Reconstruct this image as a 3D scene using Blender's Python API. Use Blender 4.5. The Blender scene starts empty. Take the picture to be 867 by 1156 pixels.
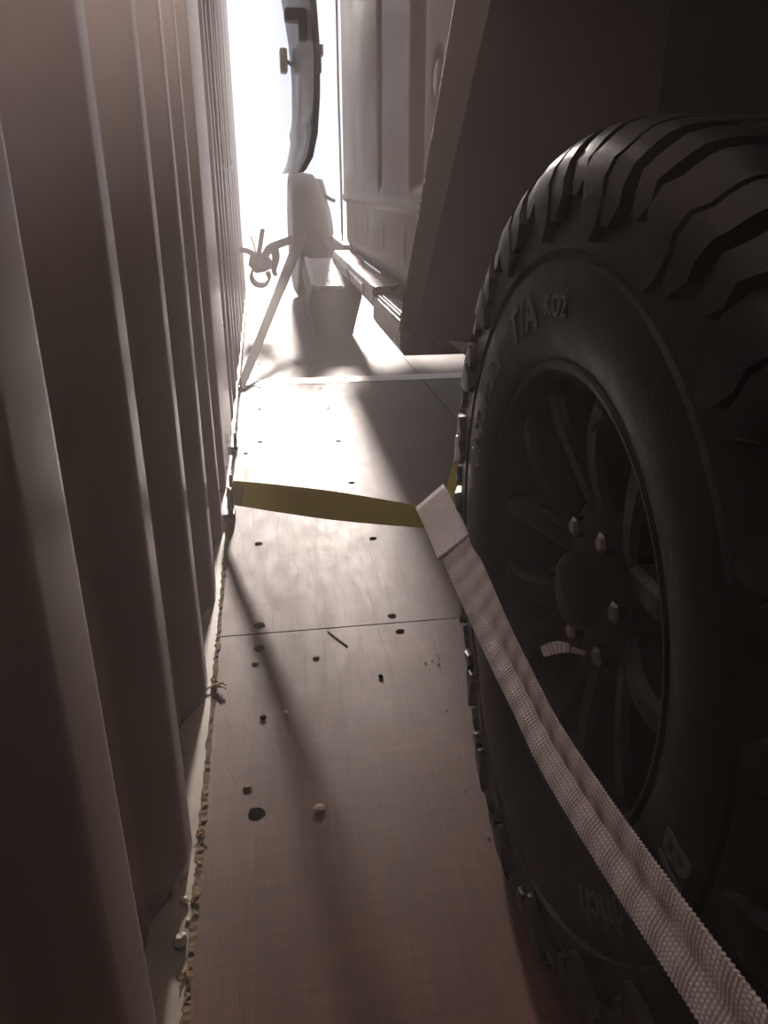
import bpy, bmesh, math, random
from mathutils import Vector, Matrix
random.seed(7)
sc = bpy.context.scene
C = sc.collection
R = math.radians
pi = math.pi

# ---------------------------------------------------------------- camera
cam = bpy.data.cameras.new('camera'); cam_o = bpy.data.objects.new('camera', cam); C.objects.link(cam_o)
cam.sensor_fit = 'VERTICAL'; cam.sensor_height = 36; cam.lens = 868 / 1156 * 36
cam.clip_start = 0.01
cam_o.location = (0, 0, 0.74)
cam_o.rotation_euler = (R(90 - 23.143), 0, R(-8.644))
sc.camera = cam_o

# ---------------------------------------------------------------- light
SKY = 1.18
w = bpy.data.worlds.new('world'); sc.world = w; w.use_nodes = True
bg = w.node_tree.nodes['Background']
bg.inputs[0].default_value = (0.80, 0.86, 1.0, 1); bg.inputs[1].default_value = SKY
sun = bpy.data.lights.new('sun', 'SUN'); sun.energy = 9; sun.angle = R(5); sun.color = (1.0, 0.86, 0.78)
sun_o = bpy.data.objects.new('sun', sun); C.objects.link(sun_o)
EL = R(17); AZ = R(3.3)   # light comes slightly from the right of the container axis
sun_o.rotation_euler = Vector((-math.sin(AZ) * math.cos(EL), -math.cos(AZ) * math.cos(EL), -math.sin(EL))).to_track_quat('-Z', 'Y').to_euler()
sun_o.location = (0, 12, 5)
fill = bpy.data.lights.new('upper_wall_fill', 'AREA'); fill.shape = 'RECTANGLE'; fill.size = .35; fill.size_y = 1.6; fill.energy = 265; fill.color = (1.0, 0.90, 0.88)  # added fill out of view to brighten the upper wall, no real fixture
fill_o = bpy.data.objects.new('upper_wall_fill', fill); C.objects.link(fill_o); fill_o.location = (1.36, .3, 2.33)
fill_o.rotation_euler = (Vector((-.12, 1.1, 1.2)) - Vector((1.36, .3, 2.33))).to_track_quat('-Z', 'Y').to_euler()
sc.view_settings.view_transform = 'Standard'; sc.view_settings.look = 'None'
sc.view_settings.gamma = 1; sc.view_settings.use_curve_mapping = False
sc.view_settings.exposure = 0.0
HAZE = 0.06  # density of the added volume that imitates veiling glare
sc.cycles.max_bounces = 10
sc.cycles.diffuse_bounces = 5
sc.cycles.glossy_bounces = 4
sc.cycles.volume_bounces = 1
sc.cycles.use_denoising = True
sc.cycles.sample_clamp_indirect = 6

# ---------------------------------------------------------------- helpers
def srgb(r, g, b):
    f = lambda c: (c / 255 / 12.92) if c / 255 <= .04045 else ((c / 255 + .055) / 1.055) ** 2.4
    return (f(r), f(g), f(b), 1)

class NT:
    def __init__(s, name):
        s.m = bpy.data.materials.new(name); s.m.use_nodes = True
        s.t = s.m.node_tree; s.b = s.t.nodes['Principled BSDF']
        s.tc = s.t.nodes.new('ShaderNodeTexCoord')
    def n(s, typ, **kw):
        o = s.t.nodes.new(typ)
        for k, v in kw.items():
            if k.startswith('i_'):
                key = k[2:]; key = int(key) if key.isdigit() else key.replace('_', ' ')
                o.inputs[key].default_value = v
            else: setattr(o, k, v)
        return o
    def l(s, a, b): s.t.links.new(a, b)
    def mapping(s, scale, coord='Object'):
        mp = s.n('ShaderNodeMapping'); mp.inputs['Scale'].default_value = scale
        s.l(s.tc.outputs[coord], mp.inputs['Vector']); return mp.outputs[0]
    def noise(s, scale, detail=4, vec=None, rough=.55):
        o = s.n('ShaderNodeTexNoise'); o.inputs['Scale'].default_value = scale; o.inputs['Detail'].default_value = detail
        o.inputs['Roughness'].default_value = rough
        s.l(vec if vec is not None else s.tc.outputs['Object'], o.inputs['Vector']); return o.outputs['Fac']
    def ramp(s, fac, stops):
        o = s.n('ShaderNodeValToRGB'); e = o.color_ramp.elements
        while len(e) < len(stops): e.new(0.5)
        for i, (p, c) in enumerate(stops): e[i].position = p; e[i].color = c
        s.l(fac, o.inputs[0]); return o.outputs[0]
    def bump(s, h, strength=.3, dist=.002, prev=None):
        o = s.n('ShaderNodeBump'); o.inputs['Strength'].default_value = strength; o.inputs['Distance'].default_value = dist
        s.l(h, o.inputs['Height'])
        if prev is not None: s.l(prev, o.inputs['Normal'])
        s.l(o.outputs[0], s.b.inputs['Normal']); return o.outputs[0]

def simple(name, col, rough=.5, metal=0, var=.12, nscale=30, bumps=.15, spec=.5, coat=0):
    m = NT(name)
    f = m.noise(nscale, 5)
    lo = tuple(c * (1 - var) for c in col[:3]) + (1,); hi = tuple(min(1, c * (1 + var)) for c in col[:3]) + (1,)
    m.l(m.ramp(f, [(.35, lo), (.65, hi)]), m.b.inputs['Base Color'])
    m.l(m.ramp(f, [(.3, (max(0, rough - .08),) * 3 + (1,)), (.7, (min(1, rough + .08),) * 3 + (1,))]), m.b.inputs['Roughness'])
    m.b.inputs['Metallic'].default_value = metal
    m.b.inputs['Specular IOR Level'].default_value = spec
    if coat: m.b.inputs['Coat Weight'].default_value = coat; m.b.inputs['Coat Roughness'].default_value = .06
    if bumps: m.bump(m.noise(nscale * 6, 3), bumps, .001)
    return m.m

# container wall paint: grey brown gloss enamel with faint scuffs
def wall_mat():
    m = NT('container paint')
    f = m.noise(3, 6); g = m.noise(60, 4)
    col = m.ramp(f, [(.3, srgb(122, 109, 104)), (.7, srgb(138, 124, 118))])
    m.l(col, m.b.inputs['Base Color'])
    m.l(m.ramp(g, [(.3, (.30,) * 3 + (1,)), (.75, (.35,) * 3 + (1,))]), m.b.inputs['Roughness'])
    m.b.inputs['Specular IOR Level'].default_value = .55
    m.bump(m.noise(5, 2), .15, .004)
    return m.m
def floor_mat():
    m = NT('container plywood')
    v1 = m.mapping((14, 120, 1)); v2 = m.mapping((160, 9, 1)); v3 = m.mapping((5, 5, 1))
    a = m.noise(1, 6, v1); b = m.noise(1, 5, v2); c = m.noise(1, 6, v3)
    mx = m.n('ShaderNodeMix', data_type='FLOAT'); mx.inputs[0].default_value = .5
    m.l(a, mx.inputs[2]); m.l(b, mx.inputs[3])
    mx2 = m.n('ShaderNodeMix', data_type='FLOAT'); mx2.inputs[0].default_value = .45
    m.l(mx.outputs[0], mx2.inputs[2]); m.l(c, mx2.inputs[3])
    m.l(m.ramp(mx2.outputs[0], [(.36, srgb(62, 37, 28)), (.5, srgb(82, 51, 39)), (.64, srgb(102, 67, 51))]), m.b.inputs['Base Color'])
    # worn patches change the gloss
    v4 = m.mapping((30, 12, 1)); d = m.noise(1, 8, v4, .7)
    m.l(m.ramp(d, [(.3, (.50,) * 3 + (1,)), (.7, (.60,) * 3 + (1,))]), m.b.inputs['Roughness'])
    m.b.inputs['Specular IOR Level'].default_value = .24
    # scratches: thin distorted bands
    wv = m.n('ShaderNodeTexWave'); wv.inputs['Scale'].default_value = 2.2; wv.inputs['Distortion'].default_value = 9
    wv.inputs['Detail'].default_value = 6; wv.inputs['Detail Scale'].default_value = 2.5
    m.l(m.mapping((5, 1.2, 1)), wv.inputs['Vector'])
    s = m.ramp(wv.outputs['Fac'], [(.0, (0, 0, 0, 1)), (.03, (1, 1, 1, 1))])
    n1 = m.bump(mx2.outputs[0], .35, .0015)
    m.bump(s, .25, .0006, n1)
    return m.m
M = {}
M['wall'] = wall_mat(); M['floor'] = floor_mat()
M['ceiling'] = simple('ceiling paint', srgb(190, 184, 178), .6)
M['rail'] = simple('rail paint', srgb(138, 126, 114), .45, var=.2, nscale=12)
M['seal'] = simple('floor edge sealant', srgb(98, 80, 60), .9, var=.4, nscale=80, bumps=.6)
M['steel_strip'] = simple('floor joint steel', srgb(150, 140, 135), .35, .6)
M['hole'] = simple('screw hole black', srgb(9, 6, 5), .9, spec=0)
M['rubber'] = simple('tyre rubber', srgb(18, 18, 19), .40, var=.2, nscale=40, bumps=.35, spec=.2)
M['letter'] = simple('tyre lettering rubber', srgb(84, 84, 92), .6, bumps=.1)
M['black_rim'] = simple('black wheel paint', srgb(10, 10, 11), .42, spec=.16, bumps=0)
M['nut'] = simple('nut chrome', srgb(150, 150, 155), .2, 1, bumps=0)
M['flap'] = simple('flap rubber', srgb(92, 87, 83), .55, var=.08, nscale=9, bumps=.2)
M['flap_edge'] = simple('flap edge metal', srgb(205, 200, 195), .25, .8, bumps=0)
M['dark_body'] = simple('dark vehicle paint', srgb(24, 24, 26), .4, bumps=0)
M['liner'] = simple('arch liner black', srgb(12, 12, 13), .9, spec=.2)
M['van'] = simple('van paint', srgb(150, 135, 128), .38, var=.05, nscale=4, bumps=.05)
M['door_paint'] = simple('door paint', srgb(150, 148, 152), .34, var=.03, nscale=4, bumps=0)
M['black_plastic'] = simple('black plastic', srgb(32, 29, 29), .5, var=.1)
M['rib_lit'] = simple('lit rib tops', srgb(235, 232, 235), .4, 0, var=.05)  # near-white base colour stands in for skylight caught on the rib tops
M['step_metal'] = simple('step plate metal', srgb(150, 142, 138), .32, .7)
M['chrome'] = simple('chrome trim', srgb(220, 220, 225), .12, 1, bumps=0)
M['debris'] = simple('chip wood', srgb(226, 196, 172), .8, var=.3, nscale=120, bumps=.5)
M['straw'] = simple('straw fibre', srgb(140, 112, 66), .8, var=.3, nscale=90, bumps=.5)
M['pebble'] = simple('pebble grey', srgb(175, 165, 152), .5, var=.2, nscale=90)
M['stitch'] = simple('stitch thread', srgb(186, 170, 120), .7)
M['zinc'] = simple('zinc steel', srgb(120, 113, 106), .5, .6, var=.2)
M['grey_strap'] = simple('grey strap weave', srgb(62, 56, 56), .8, nscale=200, bumps=.4)
M['ground'] = simple('outdoor concrete', srgb(200, 195, 188), .9, nscale=3)

def webbing(name, c0, c1, ribs, threads, strength, trans=None):
    """woven strap: UV u = metres along, v = 0..1 across"""
    m = NT(name)
    uv = m.tc.outputs['UV']
    sep = m.n('ShaderNodeSeparateXYZ'); m.l(uv, sep.inputs[0])
    def wave(sock, freq, ph=0):
        a = m.n('ShaderNodeMath', operation='MULTIPLY'); m.l(sock, a.inputs[0]); a.inputs[1].default_value = freq * 2 * pi
        b = m.n('ShaderNodeMath', operation='SINE'); m.l(a.outputs[0], b.inputs[0])
        c = m.n('ShaderNodeMath', operation='MULTIPLY_ADD'); m.l(b.outputs[0], c.inputs[0]); c.inputs[1].default_value = .5; c.inputs[2].default_value = .5
        return c.outputs[0]
    u = wave(sep.outputs[0], ribs); v = wave(sep.outputs[1], threads)
    mul = m.n('ShaderNodeMath', operation='MULTIPLY'); m.l(u, mul.inputs[0]); m.l(v, mul.inputs[1])
    add = m.n('ShaderNodeMath', operation='MULTIPLY_ADD'); m.l(mul.outputs[0], add.inputs[0]); add.inputs[1].default_value = .6
    hf = m.n('ShaderNodeMath', operation='MULTIPLY'); m.l(u, hf.inputs[0]); hf.inputs[1].default_value = .4; m.l(hf.outputs[0], add.inputs[2])
    nz = m.noise(220, 3)
    ad2 = m.n('ShaderNodeMath', operation='MULTIPLY_ADD'); m.l(nz, ad2.inputs[0]); ad2.inputs[1].default_value = .5; m.l(add.outputs[0], ad2.inputs[2])
    m.l(m.ramp(ad2.outputs[0], [(.25, c0), (.85, c1)]), m.b.inputs['Base Color'])
    m.b.inputs['Roughness'].default_value = .75
    m.bump(ad2.outputs[0], strength, .0012)
    if trans:
        tr = m.n('ShaderNodeBsdfTranslucent'); tr.inputs[0].default_value = trans
        mix = m.n('ShaderNodeMixShader'); mix.inputs[0].default_value = .6
        m.l(m.b.outputs[0], mix.inputs[1]); m.l(tr.outputs[0], mix.inputs[2])
        m.l(mix.outputs[0], m.t.nodes['Material Output'].inputs['Surface'])
    return m.m
M['white_web'] = webbing('white webbing', srgb(186, 172, 168), srgb(255, 250, 250), 250, 13, .9)
M['green_web'] = webbing('olive webbing', srgb(138, 130, 62), srgb(170, 162, 82), 420, 20, .3, srgb(188, 177, 92))

def obj(name, bm, mat, parent=None, smooth=False, loc=None):
    me = bpy.data.meshes.new(name)
    bmesh.ops.recalc_face_normals(bm, faces=bm.faces)
    bm.to_mesh(me); bm.free()
    if smooth:
        for p in me.polygons: p.use_smooth = True
        try: me.set_sharp_from_angle(angle=R(38))
        except Exception: pass
    me.materials.append(mat if not isinstance(mat, str) else M[mat])
    o = bpy.data.objects.new(name, me); C.objects.link(o)
    if loc: o.location = loc
    if parent: o.parent = parent
    return o
def tag(o, label, cat, group=None):
    o['label'] = label; o['category'] = cat
    if group: o['group'] = group
    return o
def thing(name, label, cat, loc=(0, 0, 0), group=None):
    o = bpy.data.objects.new(name, None); C.objects.link(o); o.location = loc
    o.empty_display_size = .05
    return tag(o, label, cat, group)
def struct(name, bm, mat, smooth=False):
    o = obj(name, bm, mat, smooth=smooth); o['kind'] = 'structure'; return o
def B(): return bmesh.new()
def box(bm, x0, x1, y0, y1, z0, z1, bevel=0):
    g = bmesh.ops.create_cube(bm, size=1)
    for v in g['verts']:
        v.co = Vector(((x0 + x1) / 2 + v.co.x * (x1 - x0), (y0 + y1) / 2 + v.co.y * (y1 - y0), (z0 + z1) / 2 + v.co.z * (z1 - z0)))
    if bevel:
        es = list({e for v in g['verts'] for e in v.link_edges})
        bmesh.ops.bevel(bm, geom=es, offset=bevel, segments=3, affect='EDGES', profile=.5)
    return bm
def frame(d):
    d = d.normalized(); a = Vector((0, 0, 1)) if abs(d.z) < .9 else Vector((1, 0, 0))
    u = d.cross(a).normalized(); v = d.cross(u).normalized(); return u, v
def tube(bm, pts, r, seg=10, closed=False):
    pts = [Vector(p) for p in pts]; n = len(pts); rings = []
    rs = r if isinstance(r, (list, tuple)) else [r] * n
    pu = None
    for i, p in enumerate(pts):
        if closed: d = pts[(i + 1) % n] - pts[i - 1]
        else: d = pts[min(i + 1, n - 1)] - pts[max(i - 1, 0)]
        u, v = frame(d)
        if pu is not None:
            u = (pu - d.normalized() * pu.dot(d.normalized())).normalized(); v = d.normalized().cross(u)
        pu = u
        rings.append([bm.verts.new(p + (u * math.cos(2 * pi * k / seg) + v * math.sin(2 * pi * k / seg)) * rs[i]) for k in range(seg)])
    m = n if closed else n - 1
    for i in range(m):
        a, b = rings[i], rings[(i + 1) % n]
        for k in range(seg): bm.faces.new((a[k], a[(k + 1) % seg], b[(k + 1) % seg], b[k]))
    if not closed:
        bm.faces.new(rings[0][::-1]); bm.faces.new(rings[-1])
    return bm
def prism(bm, poly, y0, y1, axis='y'):
    """extrude a 2D polygon along an axis; y: poly=(x,z); x: poly=(y,z); z: poly=(x,y)"""
    def P(a, b, t):
        return {'y': (a, t, b), 'x': (t, a, b), 'z': (a, b, t)}[axis]
    A = [bm.verts.new(P(a, b, y0)) for a, b in poly]; Bv = [bm.verts.new(P(a, b, y1)) for a, b in poly]
    n = len(poly)
    for i in range(n): bm.faces.new((A[i], A[(i + 1) % n], Bv[(i + 1) % n], Bv[i]))
    bm.faces.new(A[::-1]); bm.faces.new(Bv)
    return bm
def catmull(pts, n):
    pts = [Vector(p) for p in pts]; out = []
    P = [pts[0] * 2 - pts[1]] + pts + [pts[-1] * 2 - pts[-2]]
    segs = len(pts) - 1
    for i in range(n + 1):
        t = i / n * segs; k = min(int(t), segs - 1); t -= k
        a, b, c, d = P[k:k + 4]
        out.append(.5 * ((2 * b) + (c - a) * t + (2 * a - 5 * b + 4 * c - d) * t * t + (3 * b - a - 3 * c + d) * t ** 3))
    return out
def ribbon(name, pts, wdirs, width, mat, parent=None, n=120, thick=.0025, ribamp=0, ribpitch=.004, crease=None, nw=8, sag=0):
    """strap of real thickness along pts; wdirs: width direction at each control point; crease: list of heights (fold) at controls"""
    cen = catmull(pts, n)
    L = [0]
    for i in range(n): L.append(L[-1] + (cen[i + 1] - cen[i]).length)
    wv = catmull(wdirs, n)
    ws = catmull([(q, 0, 0) for q in (width if isinstance(width, (list, tuple)) else [width] * len(pts))], n)
    cr = catmull([(q, 0, 0) for q in (crease or [0] * len(pts))], n)
    bm = B(); uvl = bm.loops.layers.uv.new('UVMap')
    top, bot = [], []
    for i in range(n + 1):
        d = (cen[min(i + 1, n)] - cen[max(i - 1, 0)]).normalized()
        wd = wv[i]; wd = (wd - d * wd.dot(d)).normalized(); nn = d.cross(wd).normalized()
        rb = ribamp * (.5 + .5 * math.cos(2 * pi * L[i] / ribpitch))
        rt, rbm = [], []
        for k in range(nw + 1):
            s = k / nw - .5
            fold = cr[i].x * (1 - abs(s) * 4 if abs(s) < .25 else 0) 
            edge = 1 + (rb / ws[i].x * .8)
            p = cen[i] + wd * (s * ws[i].x * edge) + nn * fold
            rt.append(bm.verts.new(p + nn * (thick / 2 + rb))); rbm.append(bm.verts.new(p - nn * (thick / 2 + rb)))
        top.append(rt); bot.append(rbm)
    def face(vs, uvs):
        f = bm.faces.new(vs)
        for lp, q in zip(f.loops, uvs): lp[uvl].uv = q
    for i in range(n):
        for k in range(nw):
            q = [(L[i], k / nw), (L[i + 1], k / nw), (L[i + 1], (k + 1) / nw), (L[i], (k + 1) / nw)]
            face((top[i][k], top[i + 1][k], top[i + 1][k + 1], top[i][k + 1]), q)
            face((bot[i][k], bot[i + 1][k], bot[i + 1][k + 1], bot[i][k + 1]), q)
        for k in (0, nw):
            q = [(L[i], k / nw), (L[i + 1], k / nw)]
            face((top[i][k], top[i + 1][k], bot[i + 1][k], bot[i][k]), q + q[::-1])
    for i in (0, n):
        for k in range(nw):
            face((top[i][k], top[i][k + 1], bot[i][k + 1], bot[i][k]), [(L[i], k / nw)] * 4)
    return obj(name, bm, mat, parent, smooth=True)

# ================================================================ SETTING
YEND = 6.0; YB = -1.6; XR = 2.2; ZC = 2.4
WX = -0.125            # inner crest face
# ---- left wall: corrugated sheet, extruded vertically
far_edges = [(-1.0, .07), (-.72, .07), (-.44, .07), (-.12, .07), (.17, .07), (.46, .085), (.735, .055), (1.07, .055), (1.37, .055), (1.665, .05), (2.42, .50),
             (2.66, .075), (2.93, .075), (3.22, .075), (3.50, .075), (3.78, .075), (4.06, .075), (4.36, .075), (4.66, .075), (4.98, .075), (5.3, .075), (5.62, .075), (5.9, .075)]
DEP = .036; SL = .060
path = [(WX - DEP, YB - .05)]
for e, wd in far_edges:
    path += [(WX - DEP, e - wd - SL), (WX, e - wd), (WX, e), (WX - DEP, e + SL)]
path.append((WX - DEP, YEND))
# drop order glitches
clean = [path[0]]
for p in path[1:]:
    if p[1] > clean[-1][1] + .004: clean.append(p)
def fillet(pts, r, seg=6):
    out = [pts[0]]
    for i in range(1, len(pts) - 1):
        a, b, c = Vector(pts[i - 1]), Vector(pts[i]), Vector(pts[i + 1])
        d1 = min(r, (a - b).length * .45); d2 = min(r, (c - b).length * .45)
        p, q = b + (a - b).normalized() * d1, b + (c - b).normalized() * d2
        for k in range(seg + 1):
            t = k / seg; out.append(tuple((1 - t) ** 2 * p + 2 * t * (1 - t) * b + t * t * q))
    out.append(pts[-1]); return out
prof = fillet(clean, .011)
bm = B()
zs = [0.0, .02, .3, .6, .9, 1.2, 1.6, 2.0, ZC]
cols = [[bm.verts.new((x + .0015 * math.sin(y * 9 + z * 3) , y, z)) for z in zs] for x, y in prof]
back = [[bm.verts.new((WX - DEP - .03, y, z)) for z in (zs[0], zs[-1])] for x, y in (prof[0], prof[-1])]
for i in range(len(cols) - 1):
    for k in range(len(zs) - 1): bm.faces.new((cols[i][k], cols[i + 1][k], cols[i + 1][k + 1], cols[i][k + 1]))
wall_left = struct('wall_left', bm, 'wall', smooth=True)
for p in wall_left.data.polygons: pass
sol = wall_left.modifiers.new('thick', 'SOLIDIFY'); sol.thickness = .002; sol.offset = 1
# outer backing so that no light leaks through
bm = box(B(), WX - DEP - .012, WX - DEP - .008, YB, YEND, -.02, ZC)
struct('trim_3', bm, 'wall')
# ---- bottom rail and floor-edge sealant
bm = box(B(), WX - DEP - .008, -.117, YB, YEND, -.06, .004, .002)
struct('trim_1', bm, 'rail')
# ---- floor: plywood boards between seams
bm = B()
ys = [YB, 1.198, 3.05, YEND]
for i in range(3):
    for (xa, xb) in ((-.116, .622), (.626, XR)):
        box(bm, xa, xb, ys[i] + .0012, ys[i + 1] - .0012 - (.0 if i != 1 else .0), -.03, 0.0, .0008)
box(bm, -.116, XR, YB, YEND, -.06, -.003)
floor = struct('floor', bm, 'floor')
bm = box(B(), -.112, XR, 3.055, 3.15, -.02, .0015, .001)
strip = struct('trim_2', bm, 'steel_strip')
bm = box(B(), XR, XR + .05, YB, YEND, -.05, ZC); struct('wall_right', bm, 'wall')
bm = box(B(), -.25, XR + .05, YB - .05, YB, -.05, ZC); struct('wall_back', bm, 'wall')
bm = box(B(), -.25, XR + .05, YB, YEND, ZC, ZC + .05); struct('ceiling', bm, 'ceiling')
bm = B(); box(bm, -.26, XR + .08, YEND, YEND + .1, ZC - .08, ZC + .1, .01)
box(bm, -.26, -.135, YEND, YEND + .1, -.1, ZC, .01)
struct('trim_4', bm, 'wall')
bm = box(B(), -14, 14, YEND + .1, 30, -.3, -.12); gnd = struct('ground', bm, 'ground')

# ---- screw holes: countersunk dark rings let into the boards
HOLES = [(-.043, 1.226, 1.3), (-.043, 1.150, 1.2), (-.048, .767, 1.35), (-.044, 1.575, 1.1), (.212, 1.564, 1.1), (.201, 1.222, 1), (.207, 1.167, 1), (.204, 1.922, 1),
         (.204, 2.29, 1), (.206, 2.674, 1), (-.037, 2.317, 1), (-.038, 2.699, 1), (.205, 3.453, 1), (.2, 2.97, .8), (-.037, 3.02, 1), (-.081, 2.212, .8), (-.040, 3.45, .9), (.205, 3.9, 1), (-.04, 3.9, 1), (-.04, 4.4, 1)]
for x, y, s in HOLES:
    bm = B(); r = .0078 * s; seg = 18; jit = [1 + random.uniform(-.12, .16) for _ in range(seg)]
    o_ = [bm.verts.new((x + r * jit[k] * math.cos(2 * pi * k / seg), y + r * jit[k] * math.sin(2 * pi * k / seg), .0006)) for k in range(seg)]
    i_ = [bm.verts.new((x + r * .7 * math.cos(2 * pi * k / seg), y + r * .7 * math.sin(2 * pi * k / seg), .00025)) for k in range(seg)]
    b_ = [bm.verts.new((x + r * jit[k] * 1.02 * math.cos(2 * pi * k / seg), y + r * jit[k] * 1.02 * math.sin(2 * pi * k / seg), -.002)) for k in range(seg)]
    for k in range(seg):
        bm.faces.new((o_[k], o_[(k + 1) % seg], i_[(k + 1) % seg], i_[k])); bm.faces.new((o_[k], o_[(k + 1) % seg], b_[(k + 1) % seg], b_[k]))
    bm.faces.new(i_); bm.faces.new(b_)
    obj('screw_hole', bm, 'hole', floor)
# ragged sealant between floor and rail
bm = B(); n = 520; ya, yb = .3, 5.9; L_, R_, T_ = [], [], []
for i in range(n + 1):
    y = ya + (yb - ya) * (i / n) ** 1.6
    m_ = (.5 + .5 * math.sin(y * 31) * math.sin(y * 13 + 1)) ; a = random.uniform(0, .003); b = random.uniform(.001, .002 + .0045 * m_); h = random.uniform(.0002, .0006 + .0018 * m_)
    L_.append(bm.verts.new((-.1225 + a, y, .0035))); T_.append(bm.verts.new((-.117 + random.uniform(-.002, .003), y, .0035 + h))); R_.append(bm.verts.new((-.113 + b, y, -.0005)))
for i in range(n):
    bm.faces.new((L_[i], T_[i], T_[i + 1], L_[i + 1])); bm.faces.new((T_[i], R_[i], R_[i + 1], T_[i + 1]))
struct('trim_5', bm, 'seal')

# ================================================================ NEAR VEHICLE
WC = Vector((.263, .603, .387)); RO = .40
def rock(bm, c, r, seed, sx=1, sy=1, sz=1):
    rnd = random.Random(seed)
    g = bmesh.ops.create_icosphere(bm, subdivisions=2, radius=1)
    for v in g['verts']:
        k = 1 + rnd.uniform(-.22, .22)
        v.co = Vector((c[0] + v.co.x * r * sx * k, c[1] + v.co.y * r * sy * k, c[2] + v.co.z * r * sz * k))
veh = thing('off_road_vehicle', 'dark off-road vehicle filling the right side, with its big lugged wheel nearest us', 'vehicle', (WC.x, WC.y, 0))
VL = Vector(veh.location)
def vobj(name, bm, mat, parent=None, smooth=False):
    """parts given in world coordinates"""
    p = parent or veh
    o = obj(name, bm, mat, p, smooth)
    root = p
    while root.parent: root = root.parent
    o.matrix_parent_inverse = Matrix.Translation(-Vector(root.location)) if p.parent is None else Matrix.Identity(4)
    return o
# ---- tyre carcass profile (radius, x)
PROF = [(.205, .275), (.208, .262), (.214, .253), (.225, .2475), (.245, .2435), (.270, .2425), (.290, .2445), (.2965, .2455), (.299, .249), (.3035, .2490), (.306, .2450), (.325, .2470), (.345, .2505),
        (.362, .256), (.374, .264), (.382, .275), (.386, .290), (.388, .33), (.389, .39)]
full = PROF + [(r, .78 - x) for r, x in PROF[-2::-1]]
def ang_pt(r, x, a):
    """a: 0 = far side (+Y), 90 = top"""
    z = WC.z + r * math.sin(a); y = WC.y + r * math.cos(a)
    if z < .0008: z = .0008
    # sidewall squats outward near the ground
    if a < 0 or a > pi:
        k = max(0, (-math.sin(a)) - .72) / .28; f = max(0, min(1, (r - .21) / .1))
        x = x - .014 * k * f if x < .39 else x + .014 * k * f
    return Vector((x, y, z))
SEG = 144
bm = B(); rings = [[bm.verts.new(ang_pt(r, x, 2 * pi * k / SEG)) for k in range(SEG)] for r, x in full]
for i in range(len(rings) - 1):
    for k in range(SEG): bm.faces.new((rings[i][k], rings[i][(k + 1) % SEG], rings[i + 1][(k + 1) % SEG], rings[i + 1][k]))
for k in range(SEG): bm.faces.new((rings[-1][k], rings[-1][(k + 1) % SEG], rings[0][(k + 1) % SEG], rings[0][k]))
# arc length parametrisation of the shoulder from r=.3 outward to the tread centre
sh = PROF[10:]
sl = [0]
for i in range(len(sh) - 1): sl.append(sl[-1] + math.hypot(sh[i + 1][0] - sh[i][0], sh[i + 1][1] - sh[i][1]))
def shoulder(s, h):
    s = max(0, min(sl[-1] - 1e-6, s))
    i = max(j for j in range(len(sl) - 1) if sl[j] <= s); t = (s - sl[i]) / (sl[i + 1] - sl[i])
    r = sh[i][0] * (1 - t) + sh[i + 1][0] * t; x = sh[i][1] * (1 - t) + sh[i + 1][1] * t
    # smooth outward normal in (r,x)
    def tan(j):
        j0, j1 = max(0, j - 1), min(len(sh) - 1, j + 1)
        v = Vector((sh[j1][0] - sh[j0][0], sh[j1][1] - sh[j0][1])); return v.normalized()
    tg = (tan(i) * (1 - t) + tan(i + 1) * t).normalized()
    nr, nx = tg.y, -tg.x
    return r + nr * h, x + nx * h
def lug(bm, a0, rows, h0, h1, mirror=False):
    """rows: (s, left_deg, right_deg); height ramps h0..h1"""
    smp = []
    for j in range(len(rows) - 1):
        s0, l0, r0 = rows[j]; s1, l1, r1 = rows[j + 1]; m = max(1, int((s1 - s0) / .006))
        for q in range(m): t = q / m; smp.append((s0 + (s1 - s0) * t, l0 + (l1 - l0) * t, r0 + (r1 - r0) * t))
    smp.append(rows[-1]); top, bot = [], []
    for j, (s, l, r_) in enumerate(smp):
        hh = h0 + (h1 - h0) * min(1, (s - rows[0][0]) / .05)
        rt, xt = shoulder(s, hh); rb, xb = shoulder(s, -.003)
        if mirror: xt, xb = .78 - xt, .78 - xb
        nk = 4
        top.append([bm.verts.new(ang_pt(rt, xt, R(a0 + l + (r_ - l) * k / nk))) for k in range(nk + 1)])
        bot.append([bm.verts.new(ang_pt(rb, xb, R(a0 + l - .5 + (r_ - l + 1.0) * k / nk))) for k in range(nk + 1)])
    for j in range(len(smp) - 1):
        for k in range(4): bm.faces.new((top[j][k], top[j][k + 1], top[j + 1][k + 1], top[j + 1][k]))
        for k in (0, 4): bm.faces.new((top[j][k], top[j + 1][k], bot[j + 1][k], bot[j][k]))
    for j in (0, -1):
        for k in range(4): bm.faces.new((top[j][k], top[j][k + 1], bot[j][k + 1], bot[j][k]))
SM = sl[-1]
NL = 20
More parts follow.
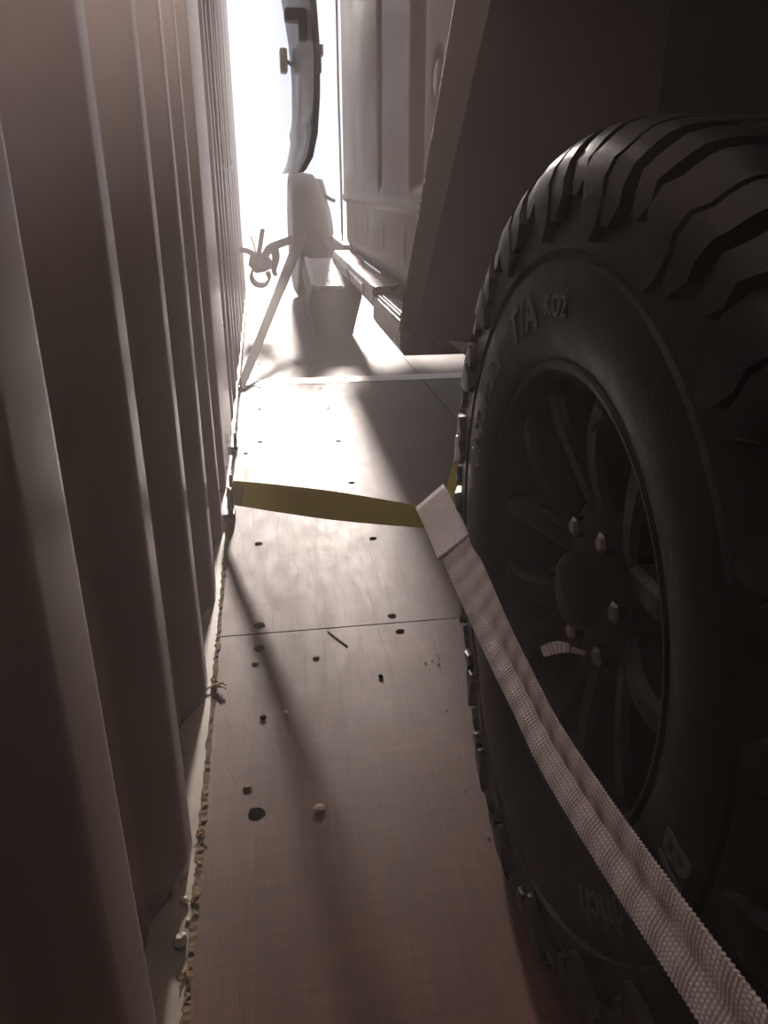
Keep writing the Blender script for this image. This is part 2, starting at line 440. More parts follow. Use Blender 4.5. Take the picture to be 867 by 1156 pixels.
for q in range(NL):
    a = q * 360 / NL + 1.5
    for mir in (False, True):
        # long pointed shoulder block, its sipe, and the shorter neighbour
        lug(bm, a, [(.008, 3.0, 3.8), (.022, 1.0, 5.6), (.040, .2, 6.0), (.050, -.9, 5.0), (.062, -.6, 5.2), (.070, .8, 6.4), (.090, .4, 6.0), (.118, 1.2, 6.8)], .006, .013, mir)
        lug(bm, a, [(.022, 6.9, 8.8), (.040, 6.6, 10.6), (.050, 5.7, 9.9), (.062, 5.8, 9.9), (.070, 7.1, 10.6), (.090, 6.7, 10.4), (.118, 7.5, 11.0)], .007, .013, mir)
        lug(bm, a, [(.038, 13.4, 15.0), (.050, 12.6, 16.2), (.062, 11.6, 15.2), (.074, 12.6, 16.2), (.118, 13.0, 16.6)], .007, .013, mir)
        lug(bm, a, [(.124, 1.5, 8.5), (.140, .2, 9.2), (.165, 1.5, 8.8), (.180, 3.5, 7.5)], .011, .011, mir)
        lug(bm, a, [(.124, 10, 17.4), (.140, 9.8, 17.8), (.170, 10.5, 17.4), (.186, 12, 16)], .011, .011, mir)
tyre = vobj('tyre', bm, 'rubber', smooth=True)
# rim-protector rings stay in the carcass; raised lettering on the sidewall
def arc_text(txt, size, r, a_mid, mat, spacing=1.0, h=.0011, italic=0, bold=.0):
    cu = bpy.data.curves.new('t', 'FONT'); cu.body = txt; cu.size = size; cu.align_x = 'CENTER'; cu.extrude = h; cu.space_character = spacing; cu.offset = bold; cu.resolution_u = 6
    cu.shear = italic
    ob = bpy.data.objects.new('t', cu); C.objects.link(ob)
    dg = bpy.context.evaluated_depsgraph_get(); me = bpy.data.meshes.new_from_object(ob.evaluated_get(dg))
    bm2 = B(); bm2.from_mesh(me)
    bmesh.ops.triangulate(bm2, faces=bm2.faces)
    bmesh.ops.subdivide_edges(bm2, edges=[e for e in bm2.edges if e.calc_length() > size * .3], cuts=2)
    bpy.data.objects.remove(ob); bpy.data.curves.remove(cu); bpy.data.meshes.remove(me)
    for v in bm2.verts:
        rr = r + v.co.y; a = R(a_mid) + v.co.x / (r + size * .35)
        # seen from the left (-X): text runs clockwise = increasing angle from far side over the top
        xb = .2424
        for (r0, x0), (r1, x1) in zip(PROF, PROF[1:]):
            if r0 <= rr <= r1: xb = x0 + (x1 - x0) * (rr - r0) / (r1 - r0)
        p = ang_pt(rr, xb - .0006 - v.co.z * .9, a); v.co = p
    return bm2
def letters(name, bmx, mat):
    return vobj(name, bmx, mat, tyre)
letters('sidewall_lettering', arc_text('All-Terrain', .036, .247, 25, 'letter', 1.12, bold=.0006), 'letter')
letters('sidewall_lettering', arc_text('T/A', .046, .245, 64, 'letter', 1.1, bold=.001), 'letter')
letters('sidewall_lettering', arc_text('KO2', .026, .252, 83, 'letter', 1.05, bold=.0005), 'letter')
letters('sidewall_lettering', arc_text('BFGoodrich', .042, .255, -149, 'letter', 1.08, bold=.0005), 'letter')
tyre['label'] = 'black lugged tyre with pale sidewall lettering'

# ---- wheel rim
def lathe(bm, prof_, seg=96, a0=0, a1=2 * pi):
    rr = [[bm.verts.new((x, WC.y + r * math.cos(2 * pi * k / seg), WC.z + r * math.sin(2 * pi * k / seg))) for k in range(seg)] for r, x in prof_]
    for i in range(len(rr) - 1):
        for k in range(seg): bm.faces.new((rr[i][k], rr[i][(k + 1) % seg], rr[i + 1][(k + 1) % seg], rr[i + 1][k]))
bm = B(); lathe(bm, [(.214, .262), (.216, .254), (.212, .250), (.206, .252), (.203, .260), (.197, .272), (.190, .285), (.186, .32), (.184, .46), (.20, .50), (.216, .51), (.216, .52), (.19, .515), (.17, .46)])
rim = vobj('wheel_rim', bm, 'black_rim', smooth=True)
# brake drum/disc inside
bm = B(); lathe(bm, [(.001, .40), (.13, .40), (.15, .405), (.152, .45), (.001, .45)]); vobj('brake_disc', bm, M['liner'], smooth=True)
# centre hub
bm = B(); lathe(bm, [(.001, .262), (.028, .264), (.036, .270), (.038, .285), (.050, .292), (.078, .296), (.088, .305), (.085, .345), (.001, .36)]); hub = vobj('wheel_hub', bm, 'black_rim', smooth=True)
NSP = 6
for q in range(NSP):
    a = 2 * pi * q / NSP + R(20)
    # split spoke: two arms each with bevelled crown, curving out to the rim
    bm = B()
    for sgn in (-1, 1):
        secs = []
        for t in [i / 10 for i in range(11)]:
            r = .070 + .128 * t
            off = sgn * (R(7) + R(11.5) * t ** 1.3 * 1.0)
            xf = .296 - .030 * math.sin(t * pi * .55) + (.002 if t > .9 else 0)
            hw = (.0165 - .003 * t)
            c = a + off
            def pt(rr, lat, x):
                return bm.verts.new((x, WC.y + rr * math.cos(c) - lat * math.sin(c), WC.z + rr * math.sin(c) + lat * math.cos(c)))
            secs.append([pt(r, -hw, xf + .038), pt(r, -hw, xf + .006), pt(r, -hw * .6, xf), pt(r, hw * .6, xf), pt(r, hw, xf + .006), pt(r, hw, xf + .038)])
        for i in range(10):
            for k in range(6): bm.faces.new((secs[i][k], secs[i][(k + 1) % 6], secs[i + 1][(k + 1) % 6], secs[i + 1][k]))
        bm.faces.new(secs[0]); bm.faces.new(secs[-1][::-1])
    vobj('spoke', bm, 'black_rim', rim, smooth=False)
for q in range(6):
    a = 2 * pi * q / 6 + R(50); bm = B()
    cy, cz = WC.y + .062 * math.cos(a), WC.z + .062 * math.sin(a)
    tube(bm, [(.298, cy, cz), (.284, cy, cz), (.281, cy, cz)], [.0105, .0105, .007], 6)
    vobj('lug_nut', bm, 'nut', hub)
# valve stem
bm = B(); tube(bm, [(.262, WC.y + .188 * math.cos(R(105)), WC.z + .188 * math.sin(R(105))), (.250, WC.y + .18 * math.cos(R(105)), WC.z + .18 * math.sin(R(105)))], .004, 8); vobj('valve_stem', bm, 'black_rim', rim)
# ---- body: side skin above the wheel with arch, liner, chassis
bm = B(); arch = []
for k in range(25):
    a = pi / 2 + pi / 2 * k / 24; arch.append((WC.y + .66 * math.cos(a), max(.42, .47 + .66 * math.sin(a))))
prism(bm, [(1.66, 1.32), (-1.2, 1.32), (-1.2, .42)] + arch[::-1] + [(1.66, 1.13)], .40, .425, 'x')
vobj('body_side_panel', bm, 'dark_body')
bm = B(); seg = 30; A1, A2 = [], []
for k in range(seg + 1):
    a = R(72) + R(115) * k / seg; y, z = WC.y + .67 * math.cos(a), .47 + .66 * math.sin(a)
    A1.append(bm.verts.new((.40, y, z))); A2.append(bm.verts.new((1.0, y, z)))
for k in range(seg): bm.faces.new((A1[k], A1[k + 1], A2[k + 1], A2[k]))
vobj('wheel_arch_liner', bm, 'liner', smooth=True).hide_render = False
bm = B(); box(bm, .78, 2.05, -1.3, 1.6, .34, 1.16, .02); box(bm, .43, 2.05, -1.2, 1.6, 1.165, 1.19); vobj('chassis', bm, 'liner')
bm = B(); tube(bm, [(.44, WC.y, WC.z), (.8, WC.y, WC.z)], .05, 16); vobj('axle', bm, 'liner', smooth=True)
# ---- mud flap: thick board with chamfered, bright-edged side leaning outward at the top
bm = B(); FY = 1.6
def flap_x(z): return .284 + (z - .449) * .166
zs_ = [.449, .6, .75, .9, 1.05, 1.3]
secs = []
for z in zs_:
    x = flap_x(z); ch = .022 + .055 * (z - .449)
    zz = z if z > .46 else None
    def zb(xx): return z if z > .46 else .449 - (xx - .284) * .14
    row = [(x, FY + .055), (x, FY + .045), (x + .004 , FY + .040), (x + ch, FY - .005), (1.25, FY - .008), (1.25, FY + .02), (x + ch + .05, FY + .055)]
    secs.append([bm.verts.new((a, b, zb(a))) for a, b in row])
for i in range(len(secs) - 1):
    n = len(secs[0])
    for k in range(n): bm.faces.new((secs[i][k], secs[i][(k + 1) % n], secs[i + 1][(k + 1) % n], secs[i + 1][k]))
bm.faces.new(secs[0]); bm.faces.new(secs[-1][::-1])
flap = vobj('mud_flap', bm, 'flap'); flap['label'] = 'broad grey board-like mud flap with a bright edge'
bm = B(); tube(bm, [(flap_x(z) - .0006, FY + .048, z) for z in (.449, .7, 1.0, 1.3)], .0015, 8); vobj('flap_edge_trim', bm, 'flap_edge', flap)

# ================================================================ FAR VEHICLE
van = thing('van', 'pale van beyond the mud flap with ribbed side, step plates and door ajar', 'vehicle', (.45, 4.2, 0))
def fobj(name, bm, mat, parent=None, smooth=False):
    p = parent or van; o = obj(name, bm, mat, p, smooth)
    if p is van: o.matrix_parent_inverse = Matrix.Translation(-Vector(van.location))
    return o
# side skin as a height field: vertical pressed ribs ending in rounded feet, a ledge, lower small ribs, a round cap dish
PX = .45
def skin(y, z):
    x = PX
    def rib(yc, wd, z0, z1, d):
        t = abs(y - yc) / wd
        if t > 1: return 0
        e = min(1, max(0, (z - z0) / .03)) * min(1, max(0, (z1 - z) / .03))
        return -d * (.5 + .5 * math.cos(pi * t)) ** .7 * e
    x += -rib(3.0, .07, .705, 3, .016) - rib(2.30, .12, .705, 3, .024)
    x += rib(2.55, .05, .50, .62, .005) + rib(3.0, .05, .50, .62, .005) + rib(3.45, .05, .50, .62, .004) + rib(3.9, .05, .5, .62, .004)
    # ledge
    if z < .665: x += .012 * min(1, (.665 - z) / .012)
    x += -.012 * math.exp(-((z - .675) / .010) ** 2)
    # sill tuck-under
    if z < .47: x += .10 * ((.47 - z) / .1) ** 1.5
    # body rounds away at its far end
    if y > 4.25: x += .0 + .25 * ((y - 4.25) / .45) ** 2
    # dish round a cap
    d = math.hypot(y - 2.03, (z - .966)); 
    if d < .10: x += .018 * (.5 + .5 * math.cos(pi * d / .10))
    return x
bm = B(); ny, nz = 230, 150; y0, y1, z0, z1 = 1.75, 4.68, .37, 1.95
g = [[bm.verts.new((skin(y0 + (y1 - y0) * i / ny, z0 + (z1 - z0) * (k / nz) ** 1.25), y0 + (y1 - y0) * i / ny, z0 + (z1 - z0) * (k / nz) ** 1.25)) for k in range(nz + 1)] for i in range(ny + 1)]
for i in range(ny):
    for k in range(nz): bm.faces.new((g[i][k], g[i + 1][k], g[i + 1][k + 1], g[i][k + 1]))
side = fobj('body_side_panel', bm, 'van', smooth=True)
sd = side.modifiers.new('thick', 'SOLIDIFY'); sd.thickness = .02; sd.offset = 0
bm = B(); tube(bm, [(.448, 2.03, .966), (.438, 2.03, .966), (.434, 2.03, .966)], [.042, .042, .036], 24); cap = fobj('fuel_cap', bm, 'van', smooth=True)
bm = B(); box(bm, .47, 2.1, 1.72, 1.76, .37, 1.95, .01); box(bm, .47, 2.1, 1.74, 4.5, .36, .40); box(bm, .45, 2.1, 1.74, 5.3, 1.93, 1.97, .01); box(bm, 2.08, 2.1, 1.74, 5.3, .37, 1.95)
box(bm, .80, 2.1, 4.4, 4.44, .37, 1.95)
fobj('body_shell', bm, 'van')
# rear door pillar, hinge line: thin dark trim on panel's far edge
bm = B(); tube(bm, [(.462, 4.62, .40), (.462, 4.62, .7), (.455, 4.60, 1.2), (.455, 4.60, 1.9)], .006, 8); fobj('door_seal', bm, 'black_plastic')
# sill beneath the open door and bracket (striker)
bm = B(); box(bm, .435, .53, 4.3, 5.3, .33, .44, .015); fobj('door_sill', bm, 'black_plastic')
bm = B(); tube(bm, [(.402, 4.4, .655), (.375, 4.38, .665), (.350, 4.36, .68)], .009, 8); fobj('door_striker', bm, 'black_plastic')
# bumper-like side step: two plates with bright edges
def plate(name, xo, xi, ya, yb, zt, zb, slope):
    bm = B(); P = [(xo + .008, zb), (xo - .004, zb + .02), (xo - .004, zt - .012), (xo, zt - .004), (xo + .010, zt), (xi, zt + .006), (xi, zb)]
    prism(bm, P, ya, yb, 'y'); return bm
st = fobj('side_step', plate('', .368, .56, 2.65, 4.16, .42, .345, 0), 'step_metal')
bm = B(); tube(bm, [(.370, 2.655, .417), (.370, 4.15, .417)], .0045, 8); fobj('step_edge_trim', bm, 'chrome', st)
bm = B()
for (a, b) in ((2.9, 3.35), (3.45, 4.0)):
    tube(bm, [(.362, a, .362), (.361, a, .40), (.361, b, .40), (.362, b, .362)], .0035, 6)
fobj('step_side_moulding', bm, 'chrome', st)
bm = B(); tube(bm, [(.445, 3.0, .4265), (.445, 3.5, .4265)], .004, 6); fobj('tread_bar', bm, 'chrome', st)
st2 = fobj('side_step', plate('', .368, .56, 2.10, 2.64, .395, .30, 0), 'step_metal')
bm = B(); 
for dx in (0, .012): tube(bm, [(.376 + dx, 2.16, .398), (.376 + dx, 2.58, .398)], .005, 8)
fobj('step_edge_trim', bm, 'chrome', st2)
bm = B(); tube(bm, [(.418, 2.2, .401), (.418, 2.64, .401)], .003, 6); tube(bm, [(.455, 2.2, .401), (.455, 2.7, .41)], .003, 6); fobj('tread_bar', bm, 'chrome', st2)
# ribbed-top block standing on the floor
blk = thing('ribbed_block', 'dark box-shaped block on the floor with a bright ribbed top, beyond the slanting grey strap', 'block', (.38, 4.1, 0))
def bobj(name, bm, mat):
    o = obj(name, bm, mat, blk); o.matrix_parent_inverse = Matrix.Translation(-Vector(blk.location)); return o
BY0, BY1 = 4.08, 4.70
def btop(y): return .250 + .093 * (y - BY0) / (BY1 - BY0)
bm = B()
P = [(.262, -.012), (.250, -.004), (.236, -.05), (.228, -.09), (.243, -.16), (.262, None), (.455, None), (.478, -.16), (.508, -.05), (.506, -.010), (.495, 0)]
ra = []
for y in (BY0, BY0 + .01, BY1):
    ins = .006 if y == BY0 else 0
    ra.append([bm.verts.new((x + (ins if x < .37 else -ins), y, .0 if dz is None else btop(y) + dz - ins * .5)) for x, dz in P])
for i in range(2):
    for k in range(len(P)): bm.faces.new((ra[i][k], ra[i][(k + 1) % len(P)], ra[i + 1][(k + 1) % len(P)], ra[i + 1][k]))
bm.faces.new(ra[0]); bm.faces.new(ra[-1][::-1])
bobj('block_body', bm, 'black_plastic')
bm = B(); N = 15; Lg = BY1 - BY0 - .03
box(bm, .246, .268, BY0 + .012, BY1 - .01, .245, .259, .004)
for v in bm.verts: v.co.z += .093 * (v.co.y - BY0) / (BY1 - BY0)
for i in range(N):
    y = BY0 + .015 + Lg * i / N; d = Lg / N; z = btop(y)
    prism(bm, [(y, z - .004), (y + d * .04, z + .004), (y + d * .5, z + .007), (y + d * .55, z - .004)], .262, .405, 'x')
bobj('ribbed_top', bm, 'rib_lit')
# front tyre of the van under the door, turned slightly
bm = B(); tc = Vector((.325, 5.62, .40)); pr = [(.20, -.09), (.30, -.105), (.37, -.10), (.39, -.085), (.398, -.03), (.398, .03), (.39, .085), (.37, .10), (.30, .105), (.20, .09)]
sg = 64; rr = []
for r, x in pr:
    row = []
    for k in range(sg):
        a = 2 * pi * k / sg; h = r + (.006 if (k % 4 < 2 and r > .385) else 0)
        p = Vector((x, h * math.cos(a), h * math.sin(a))); p.rotate(Matrix.Rotation(R(4), 3, 'Z')); p += tc; p.z = max(.001, p.z); row.append(bm.verts.new(p))
    rr.append(row)
for i in range(len(rr) - 1):
    for k in range(sg): bm.faces.new((rr[i][k], rr[i][(k + 1) % sg], rr[i + 1][(k + 1) % sg], rr[i + 1][k]))
bm.faces.new(rr[0]); bm.faces.new(rr[-1][::-1])
fobj('front_tyre', bm, 'rubber', smooth=True)
# sloping mudguard over it
bm = B(); cols = []
for k in range(15):
    a = R(20) + R(150) * k / 14; y = 5.55 + .43 * math.cos(a); z = .36 + .47 * math.sin(a)
    cols.append([bm.verts.new((x, y, z - dz)) for x, dz in ((.205, .05), (.22, .015), (.27, 0), (.36, .02), (.42, .10), (.47, .24))])
for i in range(14):
    for k in range(5): bm.faces.new((cols[i][k], cols[i + 1][k], cols[i + 1][k + 1], cols[i][k + 1]))
gd = fobj('mudguard', bm, 'black_plastic', smooth=True); s_ = gd.modifiers.new('t', 'SOLIDIFY'); s_.thickness = .006
# door ajar: curved glossy skin, inner lining edge, window frame, latch, check strap
def dx(z):   # near-edge x by height
    pts = [(.78, .225), (.80, .236), (.85, .262), (.95, .288), (1.1, .303), (1.27, .309), (1.45, .300), (1.6, .28), (1.8, .25)]
    for (a, b), (c, d) in zip(pts, pts[1:]):
        if a <= z <= c: return b + (d - b) * (z - a) / (c - a)
    return pts[0][1] if z < .78 else pts[-1][1]
bm = B(); cols = []
nz_ = 50
for i in range(13):
    t = i / 12
    col = []
    for k in range(nz_ + 1):
        z = .79 + (1.8 - .79) * k / nz_
        y = 3.9 + 1.1 * t; x = dx(z) - .028 + (-.052) * t + .010 * math.sin(pi * t) * -1
        # character crease and bright lower moulding
        x -= .010 * math.exp(-((z - 1.0) / .03) ** 2) 
        if z < .85: y += .25 * (1 - t) * (1 - (z - .79) / .06) * .6
        col.append(bm.verts.new((x, y, z)))
    cols.append(col)
for i in range(12):
    for k in range(nz_): bm.faces.new((cols[i][k], cols[i + 1][k], cols[i + 1][k + 1], cols[i][k + 1]))
dr = fobj('front_door', bm, 'door_paint', smooth=True)
bm = B(); A_, B_ = [], []
for k in range(nz_ + 1):
    z = .79 + (1.8 - .79) * k / nz_
    yy = 3.9 + (.15 * (1 - (z - .79) / .06) if z < .85 else 0)
    A_.append([bm.verts.new((dx(z) - .029 + .0, yy - .002, z)), bm.verts.new((dx(z) - .02, yy - .012, z)), bm.verts.new((dx(z), yy - .002, z)), bm.verts.new((dx(z) - .045, 4.98, z))])
for k in range(nz_):
    for j in range(3): bm.faces.new((A_[k][j], A_[k + 1][j], A_[k + 1][j + 1], A_[k][j + 1]))
fobj('door_lining', bm, 'black_plastic', dr, smooth=True)
bm = B(); box(bm, .306, .322, 3.88, 3.96, 1.255, 1.30, .006); box(bm, .30, .312, 3.885, 3.93, 1.19, 1.255, .004); fobj('door_latch', bm, 'black_plastic', dr)
bm = B()
pts_ = [(.325 + .0028 * k, 3.93 + .02 * k, 1.305 + .0043 * k) for k in range(22)]
tube(bm, pts_, [.0035 if (k // 2) % 2 else .0012 for k in range(22)], 6)
fobj('check_chain', bm, 'black_plastic', dr)
# mirror
bm = B(); box(bm, .165, .262, 4.0, 4.10, 1.405, 1.455, .012); box(bm, .225, .262, 4.0, 4.08, 1.33, 1.42, .012); fobj('door_mirror', bm, 'black_plastic', dr)
bm = B(); box(bm, .165, .205, 4.85, 4.95, 1.30, 1.42, .012); tube(bm, [(.20, 4.9, 1.36), (.25, 4.9, 1.33)], .010, 8); fobj('mirror_bracket', bm, 'black_plastic', dr)

# ================================================================ STRAPS
# white webbing sleeve across the wheel
wpts = [(.2225, .985, .322), (.227, .93, .312), (.231, .80, .2905), (.2325, .70, .277), (.234, .612, .270), (.2345, .533, .267), (.2345, .42, .281), (.233, .335, .2985), (.233, .255, .314), (.235, .17, .33)]
wdir = [(.75, 0, .66), (.72, 0, .68), (.58, 0, .80), (.42, 0, .9), (.32, 0, .94), (.30, 0, .95), (.25, 0, .97), (.2, 0, .98), (.2, 0, .98), (.2, 0, .98)]
wroot = thing('white_strap', 'off-white woven webbing sleeve stretched across the tyre from its looped end', 'strap', (.22, .97, 0))
def sobj(o, root):
    o.matrix_parent_inverse = Matrix.Translation(-Vector(root.location)); return o
sobj(ribbon('webbing', wpts, wdir, .048, 'white_web', wroot, n=1500, thick=.0022, ribamp=.0009, ribpitch=.0045,
            crease=[0, 0, -.002, -.004, -.006, -.006, -.005, -.004, -.003, -.003]), wroot)
# folded-over end lies on top
fp = [(.2215, .990, .323), (.2240, .955, .3172), (.2262, .915, .3098), (.2275, .876, .3033)]
fp = [tuple(Vector(p) + Vector((-.003, 0, .0035))) for p in fp]
sobj(ribbon('folded_end', fp, [(.75, 0, .66)] * 4, .052, 'white_web', wroot, n=160, thick=.0022, ribamp=.0004, ribpitch=.004), wroot)
# loop round the green strap
lp = [(.2185, .990, .3265), (.2195, 1.004, .3265), (.2235, 1.006, .320), (.2240, .990, .318)]
sobj(ribbon('end_loop', lp, [(.75, 0, .66)] * 4, .052, 'white_web', wroot, n=30, thick=.002), wroot)
# small white tail poking out behind
sobj(ribbon('strap_tail', [(.246, .600, .324), (.258, .596, .330), (.270, .594, .330)], [(0, .4, .9)] * 3, [.010, .011, .008], 'white_web', wroot, n=30, thick=.004, ribamp=.0006, ribpitch=.003), wroot)
sobj(ribbon('strap_tail', [(.272, .592, .329), (.284, .588, .326)], [(0, .4, .9)] * 2, [.006, .004], 'white_web', wroot, n=12, thick=.003), wroot)

# green strap from the wall ring to the loop
groot = thing('green_strap', 'olive green flat strap pulled from the wall ring to the white looped webbing', 'strap', (-.1, 1.71, 0))
gp = [tuple(Vector((-.103, 1.735, .064)).lerp(Vector((.2135, .992, .298)), t)) for t in (0, .1, .22, .42, .62, .82, 1)]
gd_ = [(.45, -.1, 1), (.35, 0, 1), (.2, .1, 1), (.08, .1, 1), (.05, .2, 1), (.1, .3, .9), (.2, .3, .8)]
sobj(ribbon('webbing', gp, gd_, [.056, .057, .057, .056, .052, .042, .030], 'green_web', groot, n=240, thick=.0022, nw=10), groot)
fold = [tuple(Vector(p) + Vector((-.003, -.003, .0))) for p in gp[:3]]
fold[2] = tuple(Vector(fold[1]) + (Vector(fold[2]) - Vector(fold[1])) * .02 + Vector((.004, -.009, .002)))
sobj(ribbon('sewn_end', [fold[0], tuple((Vector(fold[0]) + Vector(fold[1])) / 2), fold[1]], [gd_[0], gd_[0], gd_[1]], .054, 'green_web', groot, n=40, thick=.003), groot)
bm = B(); c = Vector(fold[1])
tube(bm, [c + Vector((-.004, -.003, -.024)), c + Vector((-.002, -.004, 0)), c + Vector((0, -.003, .026))], .0014, 6)
sobj(obj('stitching', bm, 'stitch', groot), groot)
# second green strap that comes off the loop and goes round behind the tyre
g2 = thing('green_strap', 'olive strap rising behind the tyre edge above the white loop', 'strap', (.25, 1.03, 0))
sobj(ribbon('webbing', [(.226, .997, .310), (.254, 1.025, .322), (.266, 1.045, .352), (.276, 1.06, .385), (.30, 1.07, .45), (.36, 1.05, .49)],
            [(1, .9, .1), (1, 1, .1), (.7, 1, .0), (.6, 1, 0), (.5, 1, 0), (.3, 1, 0)], [.022, .024, .024, .026, .03, .036], 'green_web', g2, n=80, thick=.0022), g2)
# green strap at the bottom right, leaving the near end of the sleeve
g3 = thing('green_strap', 'olive strap end just entering at the bottom right corner beside the white webbing', 'strap', (.24, .22, 0))
sobj(ribbon('webbing', [(.243, .30, .285), (.256, .27, .290), (.285, .24, .292), (.35, .20, .285)], [(0, .1, 1)] * 4, .044, 'green_web', g3, n=60, thick=.0022), g3)

# far grey strap from floor ring up to van, with a hook
far = thing('grey_strap', 'dark grey strap slanting from the floor edge up to the van tyre', 'strap', (-.1, 3.0, 0))
sobj(ribbon('webbing', [tuple(Vector((-.108, 3.0, .012)).lerp(Vector((.272, 5.2, .458)), t)) for t in (0, .25, .5, .75, 1)], [(1, -.3, .0)] * 5, [.034, .042, .052, .064, .075], 'grey_strap', far, n=60, thick=.004), far)
bm = B(); tube(bm, [(.262 + .020 * math.cos(t), 5.18, .478 + .020 * math.sin(t)) for t in [2 * pi * i / 16 for i in range(16)]], .006, 8, True)
sobj(obj('hook_ring', bm, 'chrome', far, smooth=True), far)

# ratchet tie-down slung between wall and van, drooping tails
rat = thing('ratchet_buckle', 'ratchet tie-down bundle silhouetted against the daylight by the left wall', 'ratchet', (-.03, 4.8, 0))
def robj(o): return sobj(o, rat)
RY = 4.8
bm = B(); tube(bm, [(-.065, RY, .30), (-.045, RY, .285), (.0, RY, .27), (.045, RY, .285), (.055, RY, .31), (.03, RY, .345), (-.02, RY, .36), (-.055, RY, .34)], .014, 8, True)
rock(bm, (-.005, RY, .30), .062, 3, 1, .5, .75); robj(obj('ratchet_body', bm, 'zinc', rat, smooth=True))
bm = B(); box(bm, -.03, -.004, RY - .02, RY + .02, .34, .50, .006); 
for v in bm.verts: v.co.x += (v.co.z - .34) * .22
robj(obj('ratchet_handle', bm, 'zinc', rat))
bm = B(); tube(bm, [(-.03, RY, .36), (-.04, RY, .42), (-.055, RY, .46)], .004, 6); robj(obj('release_pin', bm, 'zinc', rat))
robj(ribbon('webbing', [(-.12, RY - .02, .385), (-.075, RY, .375), (-.03, RY, .345), (.0, RY, .33), (.05, RY + .0, .385), (.10, RY, .41), (.19, RY - .02, .44)],
            [(0, .4, 1)] * 7, [.03, .03, .035, .04, .05, .045, .045], 'grey_strap', rat, n=60, thick=.006))
robj(ribbon('strap_tail', [(.075, RY, .40), (.085, RY, .34), (.07, RY, .27), (.08, RY, .235)], [(1, .3, 0)] * 4, [.05, .045, .03, .02], 'grey_strap', rat, n=30, thick=.006))
robj(ribbon('strap_coil', [(-.05, RY, .28), (-.065, RY, .23), (-.04, RY, .19), (.01, RY, .185), (.04, RY, .22), (.03, RY, .26)], [(.2, 1, .3)] * 6, [.05] * 6, 'grey_strap', rat, n=40, thick=.012))

# ---- lashing rings along the foot of the wall
def lashing_ring(x, y, label, s=1.0):
    t = thing('lashing_ring', label, 'ring', (x, y, 0), 'lashing rings along the wall foot')
    bm = B(); tube(bm, [Vector((.004 * s, .020 * s * math.cos(a), .030 * s + .022 * s * math.sin(a))) for a in [2 * pi * i / 18 for i in range(18)]], .0042 * s, 8, True)
    obj('ring', bm, 'zinc', t, smooth=True)
    bm = box(B(), -.010 * s, .010 * s, -.013 * s, .013 * s, .0035, .016 * s, .003); obj('anchor_bracket', bm, 'zinc', t)
    return t
lashing_ring(-.112, 1.715, 'steel lashing ring at the wall foot holding the olive green strap', 1.5)
lashing_ring(-.116, 1.90, 'small steel ring just beyond the olive strap end at the wall foot', .9)
lashing_ring(-.114, 2.24, 'steel ring at the wall foot, second beyond the olive strap', 1.05)
lashing_ring(-.112, 3.00, 'steel ring at the wall foot where the dark grey strap starts', .9)

# ================================================================ DEBRIS
def chip(name, x, y, r, mat, label, cat, seed, z=0, sx=1, sy=1, sz=.6, group=None, kind='rock'):
    bm = B()
    if kind == 'rock': rock(bm, (0, 0, r * sz * .8), r, seed, sx, sy, sz)
    else:
        rnd = random.Random(seed)
        for k in range(9):
            a = rnd.uniform(0, 2 * pi); l = r * rnd.uniform(.8, 1.5); ox, oy = rnd.uniform(-r, r) * .4, rnd.uniform(-r, r) * .5
            p = Vector((ox, oy, r * .25 * rnd.uniform(.5, 1.5)))
            q = p + Vector((math.cos(a) * l, math.sin(a) * l, r * rnd.uniform(-.1, .6)))
            if q.z < .0005: q.z = .0005
            tube(bm, [p, (p + q) / 2 + Vector((0, 0, r * .2)), q], r * .10, 5)
        rock(bm, (0, 0, r * .3), r * .5, seed, 1.2, 1, .6)
    o = obj(name, bm, mat, loc=(x, y, z)); return tag(o, label, cat, group)
chip('wood_chip', .031, .762, .0062, 'debris', 'pale crumb lying alone on the floor right of the large screw hole', 'chip', 1, sx=1.3)
chip('wood_chip', -.004, .966, .0038, 'debris', 'tiny pale crumb on the floor below the double screw holes', 'chip', 2)
chip('wood_chip', -.038, .958, .0045, 'hole', 'small dark crumb on the floor left of the tiny pale crumb', 'chip', 3)
chip('straw_tuft', -.112, 1.043, .0125, 'straw', 'straw-coloured splintered tuft caught at the wall foot', 'splinter', 4, kind='tuft', z=.003)
chip('wood_chip', -.016, 1.842, .004, 'debris', 'small brown crumb on the floor just below the olive strap', 'chip', 5)
chip('wood_chip', .152, 1.036, .004, 'hole', 'little dark crumb on the floor in the edge of the vehicle shadow', 'chip', 6)
chip('wood_chip', -.060, .815, .0035, 'straw', 'small splinter on the floor between wall edge and large screw hole', 'splinter', 7, sx=1.8)
chip('wood_chip', -.050, 1.105, .003, 'straw', 'thin splinter on the floor just below the double screw holes', 'splinter', 8, sx=2)
chip('wood_chip', .052, 1.106, .003, 'straw', 'thin pale splinter on the floor right of the double screw holes', 'splinter', 9, sx=2)
chip('straw_tuft', -.116, .739, .0065, 'straw', 'small crumbly tuft on the floor edge above the pebbles', 'splinter', 10, kind='tuft', z=.003)
chip('pebble', -.138, .655, .0062, 'pebble', 'pale upright pebble deepest in the wall recess near the bottom', 'pebble', 11, z=.004, sz=1.5)
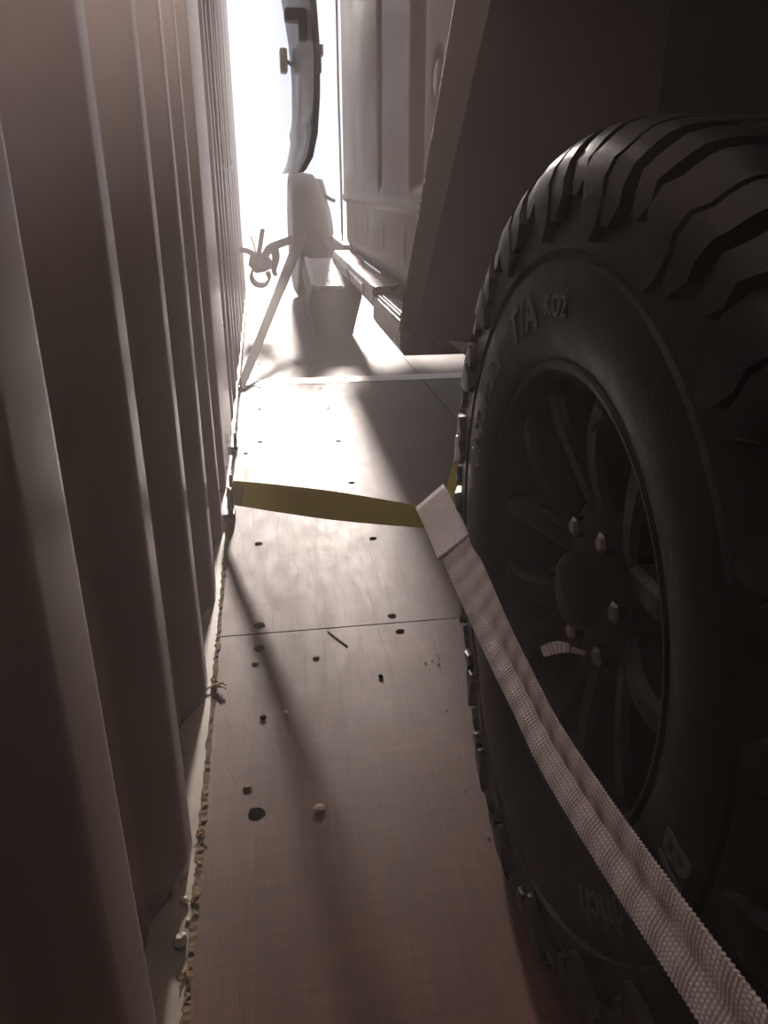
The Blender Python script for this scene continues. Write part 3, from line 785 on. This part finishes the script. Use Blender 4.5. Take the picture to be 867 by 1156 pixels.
chip('pebble', -.127, .642, .0048, 'pebble', 'small pale pebble right of the upright one at the wall foot', 'pebble', 12, z=.004, sz=.9)
chip('pebble', -.1265, .592, .0075, 'pebble', 'largest pale pebble, lowest of those at the wall foot', 'pebble', 13, z=.004, sz=.9)
chip('straw_tuft', -.117, .645, .0055, 'straw', 'dry tuft on the floor edge beside the small pale pebble', 'splinter', 14, kind='tuft', z=.003)
chip('straw_tuft', -.119, .555, .0065, 'straw', 'dry tuft at the floor edge nearest the bottom of the view', 'splinter', 15, kind='tuft', z=.003)
chip('pebble', -.121, .618, .0028, 'pebble', 'tiny bright grain between the two larger pale pebbles', 'pebble', 16, z=.004)
# a long thin scratch-splinter on the boards
bm = B(); tube(bm, [(.078, 1.186, .0008), (.092, 1.160, .0012), (.108, 1.132, .0008)], .0009, 5)
tag(obj('wood_splinter', bm, 'hole'), 'long thin dark splinter lying just below the floor seam', 'splinter')
# grains of dirt under the tyre edge
rnd = random.Random(5)
bm = B()
for k in range(26):
    y = rnd.uniform(.32, 1.1); rock(bm, (rnd.uniform(.225, .262), y, .0012), rnd.uniform(.0008, .0018), k)
go = obj('grit', bm, 'pebble'); tag(go, 'fine pale grit scattered along the foot of the near tyre', 'grit'); go['kind'] = 'stuff'

# ================================================================ HAZE STANDING IN FOR GLARE
if HAZE:
    hm = bpy.data.materials.new('glare haze'); hm.use_nodes = True; t = hm.node_tree; t.nodes.clear()  # scatter volume added in place of veiling glare, not dust in the air
    out = t.nodes.new('ShaderNodeOutputMaterial'); vs = t.nodes.new('ShaderNodeVolumeScatter')
    vs.inputs['Density'].default_value = HAZE; vs.inputs['Anisotropy'].default_value = .35; vs.inputs['Color'].default_value = (1.0, .93, .92, 1)
    t.links.new(vs.outputs[0], out.inputs['Volume'])
    bm = box(B(), -.118, XR - .01, YB + .05, YEND - .02, .012, ZC - .01)
    hz = obj('haze', bm, hm); tag(hz, 'thin haze volume added to imitate veiling glare from the daylight opening', 'haze'); hz['kind'] = 'stuff'
